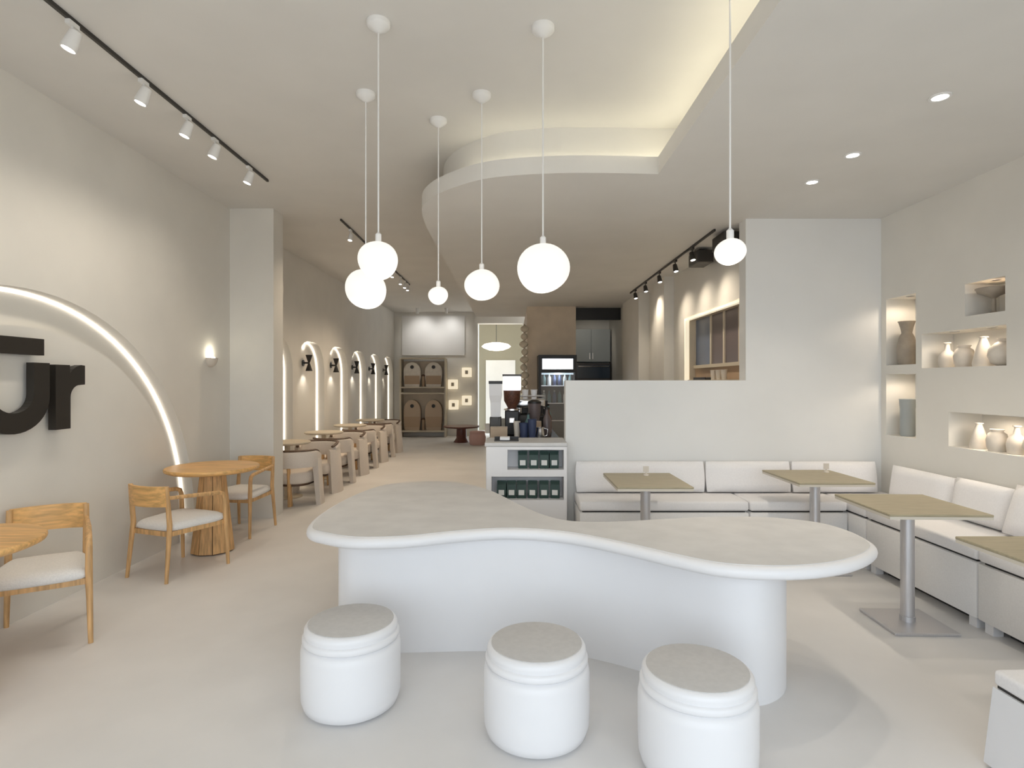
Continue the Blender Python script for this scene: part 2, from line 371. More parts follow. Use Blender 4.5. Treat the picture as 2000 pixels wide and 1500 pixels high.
# sign letters
def letter(name, label, outs):
    bm = NB()
    for o in outs: prism([(y*.985, z) for y, z in o], XL+.025, XL+.075, 'yz', bm)
    o = obj(name, bm, 'sign_black'); return o
sg = thing('wall_sign', 'black raised sign letters on the left wall under the glowing half ring', 'sign', (XL, 3.7, 1.18))
def child(o):
    o.parent = sg; o.matrix_parent_inverse = Matrix.Translation((-XL, -3.7, -1.18)); return o
u = [(3.27, 1.62), (3.27, 1.40)] + [(3.54-.27*math.cos(PI*i/20), 1.40-.222*math.sin(PI*i/20)) for i in range(1, 20)] + [(3.81, 1.40), (3.81, 1.62), (3.685, 1.62), (3.685, 1.42)]
u += [(3.54+.145*math.cos(PI*i/16), 1.42-.115*math.sin(PI*i/16)) for i in range(1, 16)] + [(3.395, 1.42), (3.395, 1.62)]
r_ = [(3.86, 1.178), (3.99, 1.178), (3.99, 1.39)] + [(4.075-.085*math.cos(PI/2*i/8), 1.39+.085*math.sin(PI/2*i/8)) for i in range(1, 9)] + [(4.125, 1.478), (4.125, 1.612), (4.09, 1.615), (4.05, 1.605), (4.015, 1.585), (3.985, 1.555), (3.985, 1.612), (3.86, 1.612)]
child(letter('letter_u', '', [u])); child(letter('macron_bar', '', [[(3.30, 1.667), (3.765, 1.667), (3.765, 1.773), (3.30, 1.773)]])); child(letter('letter_r', '', [r_]))
for y, z in ((3.33, 1.5), (3.73, 1.5), (3.9, 1.3), (3.9, 1.55), (3.4, 1.72), (3.65, 1.72)): child(obj('standoff_pin', box(XL, XL+.026, y*.985-.01, y*.985+.01, z-.01, z+.01), 'dark_metal'))

# bowl wall sconce on the left wall
sc = thing('wall_sconce', 'small cream half-bowl wall light near the corner pier', 'wall light', (XL, 5.88, 1.74))
bm = NB(); n = 20; prof = [(.0, -.095), (.03, -.09), (.055, -.07), (.072, -.035), (.078, .0), (.072, .0), (.066, -.03), (.05, -.06), (.0, -.08)]
R = [[bm.verts.new((r*math.sin(PI*i/n), -r*math.cos(PI*i/n), z)) for i in range(n+1)] for r, z in prof]
for a, b in zip(R, R[1:]):
    for i in range(n):
        try: bm.faces.new((a[i], a[i+1], b[i+1], b[i]))
        except ValueError: pass
bmesh.ops.remove_doubles(bm, verts=bm.verts[:], dist=1e-5); bmesh.ops.recalc_face_normals(bm, faces=bm.faces[:])
obj('bowl', bm, 'ceramic', sc, 50); obj('bulb', lathe([(0, -.03), (.018, -.02), (.024, .0), (.018, .018), (0, .026)], 16, c=(.035, 0, -.01)), 'lens', sc, 60)
obj('back_plate', box(0, .008, -.04, .04, -.08, .0), 'white_metal', sc)
plight('sconce_light', (XL+.05, 5.88, 1.80), .7, (1, .93, .72), .03)

# ================================================================== CORRIDOR SEATING
def tub_chair(label, loc, rz):
    t = thing('tub_chair', label, 'armchair', loc, rz, 'tub armchairs along the arched wall')
    n = 40; Rm = .29
    # local +y is the front. shell: half ring at the back, panel legs that flare towards the floor
    def arc(a0, a1, m): return [a0+(a1-a0)*i/m for i in range(m+1)]
    def shell(a0, a1, z0f, z1f, th=.06, m=20, flare=.0):
        rows = []
        for a in arc(a0, a1, m):
            z0, z1 = z0f(a), z1f(a)
            def pt(r, z): return (r*math.cos(a), r*math.sin(a)*1.0, z)
            k = flare*(1-z0/.66)
            rows.append([pt(Rm+k, z0), pt(Rm+.01, z1-.02), pt(Rm-.01, z1), pt(Rm-th+.01, z1), pt(Rm-th-.01, z1-.02), pt(Rm-th+k, z0)])
        bm = NB(); R = [[bm.verts.new(p) for p in r] for r in rows]; q = len(R[0])
        for a, b in zip(R, R[1:]):
            for i in range(q): bm.faces.new((a[i], a[(i+1) % q], b[(i+1) % q], b[i]))
        bm.faces.new(R[0][::-1]); bm.faces.new(R[-1]); bmesh.ops.recalc_face_normals(bm, faces=bm.faces[:]); return bm
    top = lambda a: .66 if math.sin(a) < -.2 else .66-.08*(math.sin(a)+.2)
    obj('back_band', shell(PI*.90, PI*2.10, lambda a: .47, top, m=40), 'armchair_fabric', t, 50)
    obj('side_panel', shell(PI*1.93, PI*2.22, lambda a: 0.0, lambda a: .58, m=12, flare=.05), 'armchair_fabric', t, 50)
    obj('side_panel', shell(PI*.78, PI*1.07, lambda a: 0.0, lambda a: .58, m=12, flare=.05), 'armchair_fabric', t, 50)
    rim = [((Rm-.03)*math.cos(a), (Rm-.03)*math.sin(a), top(a)+.008) for a in arc(PI*.86, PI*2.14, 40)]
    obj('arm_rail', tube(rim, .022, 8, flat=.7), 'walnut', t, 60)
    o = spline([(-.20, -.10), (-.12, -.20), (0, -.23), (.12, -.20), (.20, -.10), (.225, .05), (.215, .24), (.12, .28), (-.12, .28), (-.215, .24), (-.225, .05)], 5)
    obj('seat_cushion', loft([[(x, y, z) for x, y in offset(o, d)] for d, z in ((.02, .27), (.005, .285), (0, .33), (.006, .385), (.02, .405), (.035, .41))]), 'armchair_fabric', t, 70)
    obj('rear_leg', tube([(0, -.17, 0), (0, -.225, .47)], [.05, .035], 12, flat=.5), 'oak', t, 50)
    obj('seat_base', loft([[(x, y, z) for x, y in offset(o, .04)] for z in (.24, .275)]), 'walnut', t)
    return t
def bistro(label, loc):
    t = thing('bistro_table', label, 'table', loc, 0, 'small round tables along the arched wall')
    obj('table_top', lathe([(.27, .690), (.29, .70), (.292, .712), (.285, .72), (0, .72)], 40), 'shelf_cream', t, 40)
    obj('column', lathe([(.045, .02), (.035, .05), (.035, .67), (.09, .69)], 20), 'shelf_cream', t, 40)
    obj('base', lathe([(.19, 0), (.19, .012), (.05, .022)], 32), 'shelf_cream', t, 40)
    return t
tb = tc_ = None
for k in range(4):
    yt = 7.45+1.45*k; xx = -2.66
    lb = 'tub armchair with its back to the camera at the %s arch table' % ords[k]
    lf = 'tub armchair facing the camera at the %s arch table' % ords[k]
    lt = 'small round table between two tub armchairs, %s along the arches' % ords[k]
    if k == 0:
        tb = tub_chair(lb, (xx, yt-.40, 0), 0); dup(tb, lf, (xx, yt+.40, 0), PI); tc_ = bistro(lt, (xx-.26, yt, 0))
    else:
        dup(tb, lb, (xx, yt-.40, 0), 0); dup(tb, lf, (xx, yt+.40, 0), PI); dup(tc_, lt, (xx-.26, yt, 0))
def csconce(label, loc):
    t = thing('wall_sconce', label, 'wall light', loc, 0, 'black sconces in the arched recesses')
    obj('back_plate', lathe([(.05, 0), (.05, .014), (0, .014)], 20), 'black', t, 40, rot=(0, PI/2, 0))
    obj('arm', box(.012, .09, -.014, .014, -.014, .014), 'black', t)
    up = lathe([(.012, 0), (.02, .02), (.055, .13), (.049, .13), (.016, .03), (0, .02)], 20); obj('upper_shade', up, 'black', t, 40, loc=(.10, 0, 0))
    dn = lathe([(.012, 0), (.02, -.02), (.055, -.13), (.049, -.13), (.016, -.03), (0, -.02)], 20); obj('lower_shade', dn, 'black', t, 40, loc=(.10, 0, 0))
    for s in (1, -1): obj('bulb', lathe([(0, .05*s), (.02, .06*s), (.024, .085*s), (.018, .105*s), (0, .115*s)], 14), 'lens', t, 60, loc=(.10, 0, 0))
    return t
cs = None
for k in range(5):
    y = J0+PT*(k+1)-AW/2; loc = (XC-.14, y, 1.80)
    lb = 'black double wall light in an arch, %s of the five' % ords[min(k, 3) if k < 4 else 5]
    cs = csconce(lb, loc) if k == 0 else None or (dup(cs0, lb, loc))
    if k == 0: cs0 = cs
    spot('sconce_up', (loc[0]+.10, y, 1.94), (loc[0]+.08, y, 3), 3.0, 120, size=.02); spot('sconce_down', (loc[0]+.10, y, 1.66), (loc[0]+.08, y, 0), 3.0, 120, size=.02)

# ================================================================== BANQUETTE
def bench_unit(label, x0, x1, y0, y1, side):
    """side 'b': sits against the back wall, front faces -y.  'r': against right wall, front faces -x"""
    t = thing('banquette', label, 'bench', ((x0+x1)/2, (y0+y1)/2, 0), 0, 'banquette units')
    cx, cy = (x0+x1)/2, (y0+y1)/2; a0, a1, b0, b1 = x0-cx, x1-cx, y0-cy, y1-cy; g = .008
    obj('body', box(a0+g/2, a1-g/2, b0+g/2, b1-g/2, .065, .405, .012), 'bench_linen', t, 40)
    obj('seat_cushion', box(a0+.004, a1-.004, b0+.004, b1-.004, .418, .50, .02, 3), 'cushion_linen', t, 40)
    obj('shade_board', box(a0+.03, a1-.03, b0+.03, b1-.03, .405, .418), 'black', t)  # black colour stands in for shade in the gap under the cushion
    for fx in (a0+.06, a1-.06):
        for fy in (b0+.06, b1-.06): obj('foot', box(fx-.03, fx+.03, fy-.03, fy+.03, 0, .065), 'white_lacquer', t)
    if side == 'b': obj('shade_plinth', box(a0+.1, a1-.1, b0+.12, b1-.1, .0, .065), 'black', t)  # set-back block painted black as the shade between bench and floor
    else: obj('shade_plinth', box(a0+.12, a1-.1, b0+.1, b1-.1, .0, .065), 'black', t)
    return t
bench_unit('left banquette unit against the half-height wall', .56, 1.98, 4.77, 5.25, 'b')
bench_unit('right banquette unit against the back wall, next to the corner', 1.98, 2.80, 4.77, 5.25, 'b')
bench_unit('corner banquette unit where the two benches meet', 2.80, XR, 4.55, 5.25, 'r')
bench_unit('banquette unit along the right wall behind the metal-legged table', 2.80, XR, 3.46, 4.55, 'r')
bench_unit('nearest banquette unit along the right wall, cut by the photo edge', 2.80, XR, 2.2, 3.46, 'r')
def cushion(name, label, w, h, d, loc, rz, tilt, m='cushion_linen', cat='cushion', group='back cushions of the banquette'):
    nx, nz = 10, 8; bm = NB(); F_, B_ = [], []
    for s, L in ((1, F_), (-1, B_)):
        for i in range(nx+1):
            row = []
            for j in range(nz+1):
                u_, v_ = 2*i/nx-1, 2*j/nz-1
                k = (max(0, 1-u_**6)*max(0, 1-v_**6))**.5
                row.append(bm.verts.new((u_*w/2*(1-.02*(v_*v_)), -s*(.012+(d/2-.012)*k), h/2+v_*h/2*(1-.015*(u_*u_)))))
            L.append(row)
    for L, f in ((F_, False), (B_, True)):
        for i in range(nx):
            for j in range(nz):
                q = (L[i][j], L[i+1][j], L[i+1][j+1], L[i][j+1]); bm.faces.new(q[::-1] if f else q)
    for i in range(nx):
        bm.faces.new((F_[i][0], B_[i][0], B_[i+1][0], F_[i+1][0])); bm.faces.new((F_[i+1][nz], B_[i+1][nz], B_[i][nz], F_[i][nz]))
    for j in range(nz):
        bm.faces.new((F_[0][j+1], B_[0][j+1], B_[0][j], F_[0][j])); bm.faces.new((F_[nx][j], B_[nx][j], B_[nx][j+1], F_[nx][j+1]))
    bmesh.ops.recalc_face_normals(bm, faces=bm.faces[:])
    o = obj(name, bm, m, None, 60); o.location = loc; o.rotation_euler = (tilt, 0, rz); return tag(o, label, cat, group)
T = math.radians(-8)
cushion('back_cushion', 'back cushion at the left end of the banquette, behind the left square table', 1.16, .275, .11, (1.15, 5.14, .508), 0, T)
cushion('back_cushion', 'back cushion on the half-height wall between the two rear tables', .76, .275, .11, (2.12, 5.14, .508), 0, T)
cushion('back_cushion', 'back cushion in the corner behind the second square table', .76, .275, .11, (2.89, 5.13, .508), 0, T)
RZ = -PI/2
cushion('back_cushion', 'back cushion on the right wall nearest the corner', .70, .275, .12, (XR-.12, 4.60, .508), RZ, T)
cushion('back_cushion', 'back cushion in the middle of the right wall bench', .50, .29, .13, (XR-.13, 3.98, .508), RZ, T)
cushion('back_cushion', 'white back cushion on the right wall at the edge of the photo', .66, .33, .16, (XR-.19, 3.40, .515), RZ, math.radians(-18))
def sq_table(label, loc, w, d, rz=0):
    t = thing('square_table', label, 'table', loc, rz, 'square pedestal tables at the banquette')
    obj('table_top', box(-w/2, w/2, -d/2, d/2, .728, .742, .003, 1), 'taupe_wood', t)
    obj('table_edge', box(-w/2+.002, w/2-.002, -d/2+.002, d/2-.002, .712, .728), 'pale_edge', t)
    obj('column', lathe([(.038, .02), (.038, .70)], 28), 'brushed_metal', t, 40)
    obj('column_collar', lathe([(.043, .018), (.043, .05), (.038, .052)], 28), 'brushed_metal', t, 40)
    obj('mounting_plate', box(-.13, .13, -.13, .13, .698, .712), 'dark_metal', t)
    obj('base_plate', box(-.19, .19, -.19, .19, 0, .018, .004, 1), 'brushed_metal', t)
    return t
sq_table('square pedestal table at the left end of the banquette', (1.03, 4.43, 0), .55, .64, 0)
sq_table('square pedestal table near the banquette corner', (2.43, 4.60, 0), .57, .64, 0)
sq_table('square pedestal table with its metal base in full view on the right', (2.455, 3.56, 0), .58, .60, math.radians(-2))
sq_table('nearest square table at the right edge of the photo', (2.46, 2.52, 0), .58, .58)
def cup(name, label, loc):
    t = thing(name, label, 'table number', loc, 0, 'little stands on the square tables')
    obj('foot', lathe([(.022, 0), (.022, .012), (.006, .016), (.006, .03)], 16), 'ceramic', t, 40); obj('plate', box(-.022, .022, -.003, .003, .028, .075), 'ceramic', t)
cup('table_stand', 'small pale stand on the left square table', (1.08, 4.62, .742)); cup('table_stand', 'small pale stand on the square table near the corner', (2.62, 4.78, .742))
# square pouf
pf = thing('square_pouf', 'white square pouf at the lower right corner of the photo', 'pouf', (2.10, 2.01, 0), math.radians(2))
obj('body', loft([[(-.245, -.245, .012), (.245, -.245, .012), (.245, .245, .012), (-.245, .245, .012)], [(-.225, -.225, .315), (.225, -.225, .315), (.225, .225, .315), (-.225, .225, .315)]]), 'white_lacquer', pf)
obj('cushion', box(-.225, .225, -.225, .225, .325, .385, .015, 3), 'cushion_linen', pf, 40)
obj('inset_base', box(-.21, .21, -.21, .21, 0, .012), 'black', pf); obj('reveal', box(-.215, .215, -.215, .215, .315, .325), 'dark_metal', pf)

# ================================================================== NICHE DISPLAY
VP = {'bottle': [(.045, 0), (.05, .01), (.055, .06), (.045, .10), (.018, .125), (.014, .165), (.02, .175), (.012, .175), (0, .16)],
      'jar': [(.05, 0), (.062, .03), (.066, .08), (.055, .125), (.035, .14), (.04, .155), (.03, .155), (0, .13)],
      'cone': [(.055, 0), (.058, .02), (.035, .12), (.018, .17), (.022, .18), (.014, .18), (0, .15)],
      'bowl': [(.03, 0), (.03, .006), (.012, .02), (.012, .10), (.03, .115), (.085, .14), (.095, .165), (.088, .165), (.03, .13), (0, .125)],
      'tall': [(.06, 0), (.07, .02), (.075, .16), (.06, .24), (.04, .28), (.05, .33), (.065, .38), (.055, .38), (0, .30)],
      'cyl': [(.055, 0), (.06, .01), (.06, .25), (.066, .30), (.066, .34), (.058, .34), (0, .30)],
      'round': [(.03, 0), (.06, .02), (.075, .06), (.07, .10), (.04, .135), (.022, .145), (.026, .16), (.018, .16), (0, .14)]}
def vase(kind, m, label, y, z, x=XR+.09, cat='vase', sc=1.0):
    t = thing('vase', label, cat, (x, y, z), 0, 'pottery in the wall niches'); t.scale = (sc,)*3
    p = VP[kind]; obj('body', lathe(p, 28), m, t, 50)
    top = max(q[1] for q in p); r = [q[0] for q in p if q[1] == top][0]
    obj('lip', tube([(r*math.cos(2*PI*i/24), r*math.sin(2*PI*i/24), top) for i in range(24)], .004, 6, closed=True), m, t, 60)
vase('tall', 'ceramic_dark', 'tall dark vase in the upper narrow niche', 5.04, 1.645)
vase('cyl', 'grey_panel', 'grey cylinder vase in the lower narrow niche', 5.03, 1.02, sc=.95)
vase('bowl', 'ceramic_dark', 'footed dark bowl in the small top niche', 4.13, 1.985, cat='bowl', sc=1.12)
for i, (k, m, y, s, l) in enumerate([('bottle', 'ceramic', 4.57, 1.12, 'pale bottle vase first from the left in the middle niche'), ('jar', 'ceramic', 4.40, 1.05, 'rounded jar second from the left in the middle niche'), ('cone', 'ceramic', 4.22, 1.2, 'tapered pale vase third from the left in the middle niche'), ('round', 'ceramic', 4.05, 1.2, 'round-bellied vase last in the middle niche')]): vase(k, m, l, y, 1.61, sc=s)
for i, (k, m, y, s, l) in enumerate([('cone', 'ceramic', 4.26, 1.05, 'pale cone vase first from the left in the low niche'), ('jar', 'ceramic', 4.10, 1.0, 'rounded pale jar second in the low niche'), ('bottle', 'ceramic', 3.94, 1.1, 'pale bottle third in the low niche'), ('round', 'ceramic', 3.78, 1.1, 'round vase in the low niche at the edge of the photo')]): vase(k, m, l, y, 1.0, sc=s)
def niche_light(label, y, z, e=2.2):
    t = thing('niche_downlight', label, 'downlight', (XR+.07, y, z), 0, 'tiny lights in the wall niches')
    obj('trim_ring', lathe([(.032, -.004), (.032, 0), (.024, 0), (.024, -.004)], 20), 'white_metal', t, 40); obj('lens', lathe([(.024, -.003), (.024, -.001), (0, -.001)], 20), 'lens', t)
    spot('niche_spot', (XR+.07, y, z-.012), (XR+.12, y+.05, z-1), e, 165, (1, .84, .66), .5, .03)
niche_light('tiny light in the top of the upper narrow niche', 4.97, 2.24, 4.5); niche_light('tiny light in the top of the lower narrow niche', 4.97, 1.565, 3.5)
niche_light('tiny light in the small top niche', 4.09, 2.225, 3.2)
niche_light('left tiny light in the middle niche', 4.47, 1.89, 3.0); niche_light('right tiny light in the middle niche', 4.12, 1.89, 3.0)
niche_light('left tiny light in the low niche', 4.15, 1.265, 3.0); niche_light('right tiny light in the low niche', 3.85, 1.265, 3.0)

# ================================================================== PENDANTS
def pendant(label, x, y, zc, r, zceil=ZH, sq=(1, 1, .94), tilt=0):
    t = thing('globe_pendant', label, 'pendant lamp', (x, y, zceil), 0, 'glass globe pendants')
    g = lathe([(r*math.sin(PI*i/20), -r*math.cos(PI*i/20)) if 0 < i < 20 else (0, -r if i == 0 else r) for i in range(21)], 36)
    for v in g.verts:
        d = v.co.normalized(); v.co *= 1+.035*math.sin(2.3*d.x+1.7*d.z+x*5)
    gl = obj('globe', g, 'globe_glow', t, 80, loc=(0, 0, zc-zceil), rot=(0, tilt, 0)); gl.scale = sq
    top = zc-zceil+r*sq[2]
    obj('socket', lathe([(.016, top-.012), (.016, top+.035), (.006, top+.045)], 16), 'white_metal', t, 40)
    obj('cord', tube([(0, 0, top+.04), (0, 0, -.02)], .0045, 8), 'white_metal', t, 60)
    obj('canopy', lathe([(0.008, -.06), (.02, -.055), (.055, -.03), (.062, -.02), (.062, 0)], 28), 'white_metal', t, 40)
    plight('globe_light', (x, y, zc-r-.06), 2.0*(r/.1)**2, (1, .93, .82), r*.5)
pendant('upper of the two overlapping left globe lamps', -.706, 3.03, 2.141, .105, sq=(1, 1, .96))
pendant('lower of the two overlapping left globe lamps', -.964, 3.78, 2.108, .135, sq=(1, 1, .96))
pendant('smallest globe lamp, hanging lowest in the middle', -.534, 4.16, 2.124, .071, sq=(1, 1, .92))
pendant('medium globe lamp right of the smallest one', -.20, 3.79, 2.136, .114, sq=(1, 1, .90), tilt=.2)
pendant('largest globe lamp, tilted', .166, 3.07, 2.103, .142, sq=(1, 1, .93), tilt=-.5)
pendant('small globe lamp hanging alone in front of the right wall', .97, 2.55, 2.076, .067, sq=(1, 1, .88))

# ================================================================== TRACK LIGHTS AND DOWNLIGHTS
def track(label, x, y0, y1, z, heads, m, tgt, e, r=.035, ln=.10, ang=55, hm='white_metal', lens='lens', col=(1, .9, .76)):
    t = thing('track_light', label, 'track light', (x, (y0+y1)/2, z), 0); cy = (y0+y1)/2
    obj('track_rail', box(-.009, .009, y0-cy, y1-cy, -.022, 0), m, t)
    for y in heads:
        d = (Vector(tgt)-Vector((0, 0, 0))).normalized(); q = d.to_track_quat('-Z', 'Y').to_euler()
        obj('adapter', box(-.013, .013, y-cy-.035, y-cy+.035, -.045, -.022), hm, t); obj('stem', lathe([(.006, -.085), (.006, -.045)], 10, c=(0, y-cy, 0)), hm, t)
        h = obj('spot_head', lathe([(r*.55, ln*.5), (r*.8, ln*.42), (r, -ln*.3), (r, -ln*.5), (r*.85, -ln*.5), (r*.8, -ln*.42)], 20), hm, t, 40, loc=(0, y-cy, -.115), rot=q)
        obj('lens', lathe([(r*.8, -ln*.46), (r*.8, -ln*.42), (0, -ln*.42)], 20), lens, h)
        p = Vector((x, y, z-.115))+d*(ln*.6)
        spot('track_spot', p, p+d, e, ang, col, 1.0, .05)
track('ceiling track with five white spotlights along the sign wall', -2.30, -1.0, 5.40, ZH, [1.2, 2.1, 3.0, 3.58, 4.06, 4.44, 5.02], 'dark_metal', (-.34, -.13, -1), 13.5, .038, .11, 110)
track('dark ceiling track with small spotlights over the corridor seating', -2.0, 6.7, 11.2, ZH, [7.1, 8.4, 9.6, 10.3, 10.7, 11.0], 'dark_metal', (-.08, -.25, -1), 44, .03, .09, 120, 'white_metal', col=(1, .80, .58))
track('black ceiling track with spotlights along the bar side wall', 1.98, 5.6, 9.6, ZL, [6.3, 6.95, 7.7, 8.5, 9.2], 'black', (.10, -.30, -1), 26, .032, .10, 120, 'dark_metal', col=(1, .86, .68))
for k, y in enumerate((5.72, 6.5)):
    t = thing('ceiling_speaker', ['near', 'far'][k]+' dark ceiling box mounted beside the bar track', 'speaker', (2.14, y, ZL), 0, 'dark boxes above the bar')
    obj('body', box(-.09, .09, -.16, .16, -.17, -.03, .01), 'dark_metal', t); obj('bracket', box(-.03, .03, -.05, .05, -.03, 0), 'black', t)
for k, (y, l) in enumerate([(3.0, 'nearest recessed downlight in the lowered ceiling'), (3.77, 'middle recessed downlight in the lowered ceiling'), (4.28, 'farthest recessed downlight of the row in the lowered ceiling')]):
    t = thing('downlight', l, 'downlight', (2.24, y, ZL), 0, 'recessed downlights')
    obj('trim_ring', lathe([(.052, 0), (.052, -.006), (.038, -.006), (.038, 0)], 28), 'white_metal', t, 40); obj('lens', lathe([(.038, 0), (.038, -.004), (0, -.004)], 28), 'lens', t)
    spot('downlight_spot', (2.24, y, ZL-.02), (2.24, y, 0), 24, 95)
spot_m = None

# ================================================================== BAR: DISPLAY CABINET AND COUNTER
cab = thing('display_counter', 'white counter end with two open shelves of dark green packs', 'counter', (.10, 5.25, 0))
cb = obj('body', box(-.33, .385, -.22, .25, 0, .93, .012), 'white_lacquer', cab, 30)
bpy.context.view_layer.update()
cut_boxes = [box(-.14+.10, .355+.10, 5.25-.26, 5.25-.02, .725, .90), box(-.28+.10, .355+.10, 5.25-.26, 5.25-.02, .46, .665)]
cut(cb, cut_boxes)
obj('worktop', box(-.34, .388, -.225, .25, .93, .962, .006), 'stone', cab)
row = [(.095, .725), (.195, .725), (.29, .725), (.375, .725), (-.09, .46), (-.005, .46), (.085, .46), (.185, .46), (.285, .46), (.385, .46)]
pk = None
for i, (x, z) in enumerate(row):
    lab = ('dark green coffee pack on the upper shelf, %s from the left' if z > .7 else 'dark green coffee pack on the lower shelf, %s from the left') % ['first', 'second', 'third', 'fourth', 'first', 'second', 'third', 'fourth', 'fifth', 'sixth'][i]
    if pk is None:
        pk = thing('coffee_pack', lab, 'coffee pack', (x, 5.13, z), 0, 'dark green packs in the display counter')
        obj('bag', loft([[(-.038, -.028, 0), (.038, -.028, 0), (.038, .028, 0), (-.038, .028, 0)], [(-.041, -.034, .05), (.041, -.034, .05), (.041, .034, .05), (-.041, .034, .05)], [(-.040, -.022, .12), (.040, -.022, .12), (.040, .022, .12), (-.040, .022, .12)], [(-.040, -.004, .155), (.040, -.004, .155), (.040, .004, .155), (-.040, .004, .155)]]), 'green_pack', pk)
        obj('label', loft([[(-.025, -.036, .03), (.025, -.036, .03), (.025, -.0345, .03), (-.025, -.0345, .03)], [(-.025, -.0335, .075), (.025, -.0335, .075), (.025, -.032, .075), (-.025, -.032, .075)]]), 'label_white', pk)
        obj('fold_clip', box(-.042, .042, -.007, .007, .138, .150), 'teal', pk)
    else: dup(pk, lab, (x, 5.13, z), random.uniform(-.15, .15))
cnt = thing('bar_counter', 'bar counter behind the display counter, crowded with coffee equipment', 'counter', (.10, 7.1, 0))
obj('body', box(-.32, .36, -1.58, 1.7, 0, .90), 'white_lacquer', cnt); obj('worktop', box(-.33, .38, -1.59, 1.72, .90, .935, .005), 'black', cnt)
ZC = .935
# coffee grinder with bean hopper
g = thing('coffee_grinder', 'tall black coffee grinder with a brown bean hopper and white lid', 'coffee grinder', (.0, 6.1, ZC))
obj('body', box(-.075, .075, -.10, .10, 0, .26, .012), 'black', g); obj('spout', box(-.03, .03, -.15, -.10, .13, .19, .008), 'chrome', g)
obj('collar', lathe([(.085, .26), (.085, .275), (.05, .285)], 24), 'chrome', g, 40); obj('hopper', lathe([(.045, .285), (.085, .36), (.09, .46), (.09, .47)], 24), 'beans', g, 40)
obj('lid', box(-.095, .095, -.095, .095, .47, .62, .012), 'white_glow', g); obj('lid_cap', box(-.10, .10, -.10, .10, .62, .64), 'dark_metal', g)  # lid is no lamp; its brightness is put in as emission
# white drinks dispenser
g = thing('drink_dispenser', 'white drinks dispenser with a black lid at the left of the bar', 'dispenser', (-.17, 5.95, ZC))
obj('tank', loft([[(x*s, y*s, z) for x, y in ((-.065, -.065), (.065, -.065), (.065, .065), (-.065, .065))] for s, z in ((.75, .2), (.8, .35), (1, .42), (1.0, .54))]), 'white_lacquer', g)
obj('lid', box(-.07, .07, -.07, .07, .54, .57), 'black', g)
obj('stand', bx(bx(NB(), -.06, .06, -.06, .06, 0, .2, .01), -.03, .03, -.09, -.06, .15, .2), 'dark_metal', g)
# boxes
for k, (x, y, z, wx, wy, h, l, m) in enumerate([(-.13, 5.75, ZC, .17, .12, .11, 'flat tan carton on the bar in front of the dispenser', 'card'), (-.26, 6.3, ZC, .07, .12, .10, 'small pale carton at the left edge of the bar', 'ceramic'), (.26, 5.85, ZC, .07, .05, .16, 'slim tan paper bag standing among the cups', 'tan_item')]):
    t = thing('carton', l, 'box', (x, y, z), .1*k, 'cartons on the bar'); obj('box', box(-wx/2, wx/2, -wy/2, wy/2, 0, h, .003, 1), m, t); obj('tape', box(-wx/2-.001, wx/2+.001, -.012, .012, h-.02, h+.001), 'label_white', t)
# espresso machine
g = thing('espresso_machine', 'chrome and dark espresso machine on the bar', 'coffee machine', (.16, 6.55, ZC))
obj('body', box(-.16, .2, -.16, .18, .05, .20, .02, 3), 'dark_metal', g, 40); obj('hood', box(-.17, .21, -.2, .19, .27, .37, .025, 3), 'chrome', g, 40); obj('back_panel', box(-.16, .2, .06, .18, .2, .27), 'dark_metal', g)
obj('drip_tray', box(-.15, .19, -.24, -.10, .03, .06), 'chrome', g); obj('cup_rail', tube([(-.16, -.19, .40), (.2, -.19, .40), (.2, .18, .40), (-.16, .18, .40)], .006, 8, closed=True), 'chrome', g)
for fx in (-.13, .17):
    for fy in (-.13, .14): obj('foot', lathe([(.02, 0), (.015, .05)], 12, c=(fx, fy, 0)), 'black', g)
for k in (-.08, .08):
    gh = obj('group_head', lathe([(.03, 0), (.03, .06)], 16), 'chrome', g, 40, loc=(k, -.14, .21)); obj('handle', tube([(0, 0, .01), (0, -.16, -.01)], .012, 8), 'black', gh)
obj('steam_wand', tube([(.19, -.2, .3), (.21, -.24, .22), (.19, -.25, .08)], .006, 8), 'chrome', g)
# till screen
g = thing('till_screen', 'black till screen standing on the bar in front of the fridge', 'screen', (.42, 6.75, ZC), -.1)
g.location.x = .30; g.location.y = 7.05
obj('display', box(-.14, .14, -.012, .012, .10, .33, .006), 'black', g); obj('stem', box(-.02, .02, .012, .03, .01, .2), 'dark_metal', g); obj('foot', box(-.09, .09, -.05, .08, 0, .012), 'dark_metal', g)
# cups, bottles, bag
def lcup(label, loc, m, r=.04, h=.11):
    t = thing('paper_cup', label, 'cup', loc, 0, 'cups on the bar'); obj('cup', lathe([(r*.75, 0), (r, h), (r*.93, h), (r*.7, .006), (0, .006)], 20), m, t, 40); obj('rim', tube([(r*math.cos(2*PI*i/20), r*math.sin(2*PI*i/20), h) for i in range(20)], .003, 6, closed=True), m, t)
for k in range(3):
    lcup('white paper cup on the espresso machine, %s from the left' % ['first', 'second', 'third'][k], (.05+.10*k, 6.5, ZC+.37), 'white_lacquer', .038, .10)
lcup('navy cup on the bar beside the espresso machine', (.12, 5.72, ZC), 'navy', .05, .15); lcup('tall navy cup at the front of the bar', (.20, 5.68, ZC), 'navy', .045, .19); lcup('cream cup by the grinder on the bar', (.05, 5.8, ZC), 'ceramic', .035, .16)
def bottle(label, loc, m, h=.26, r=.035, cap='black'):
    t = thing('bottle', label, 'bottle', loc, 0, 'bottles on the bar'); obj('body', lathe([(r*.9, 0), (r, .01), (r, h*.6), (r*.4, h*.78), (r*.35, h*.93)], 20), m, t, 50); obj('cap', lathe([(r*.4, h*.92), (r*.4, h), (0, h)], 16), cap, t, 40)
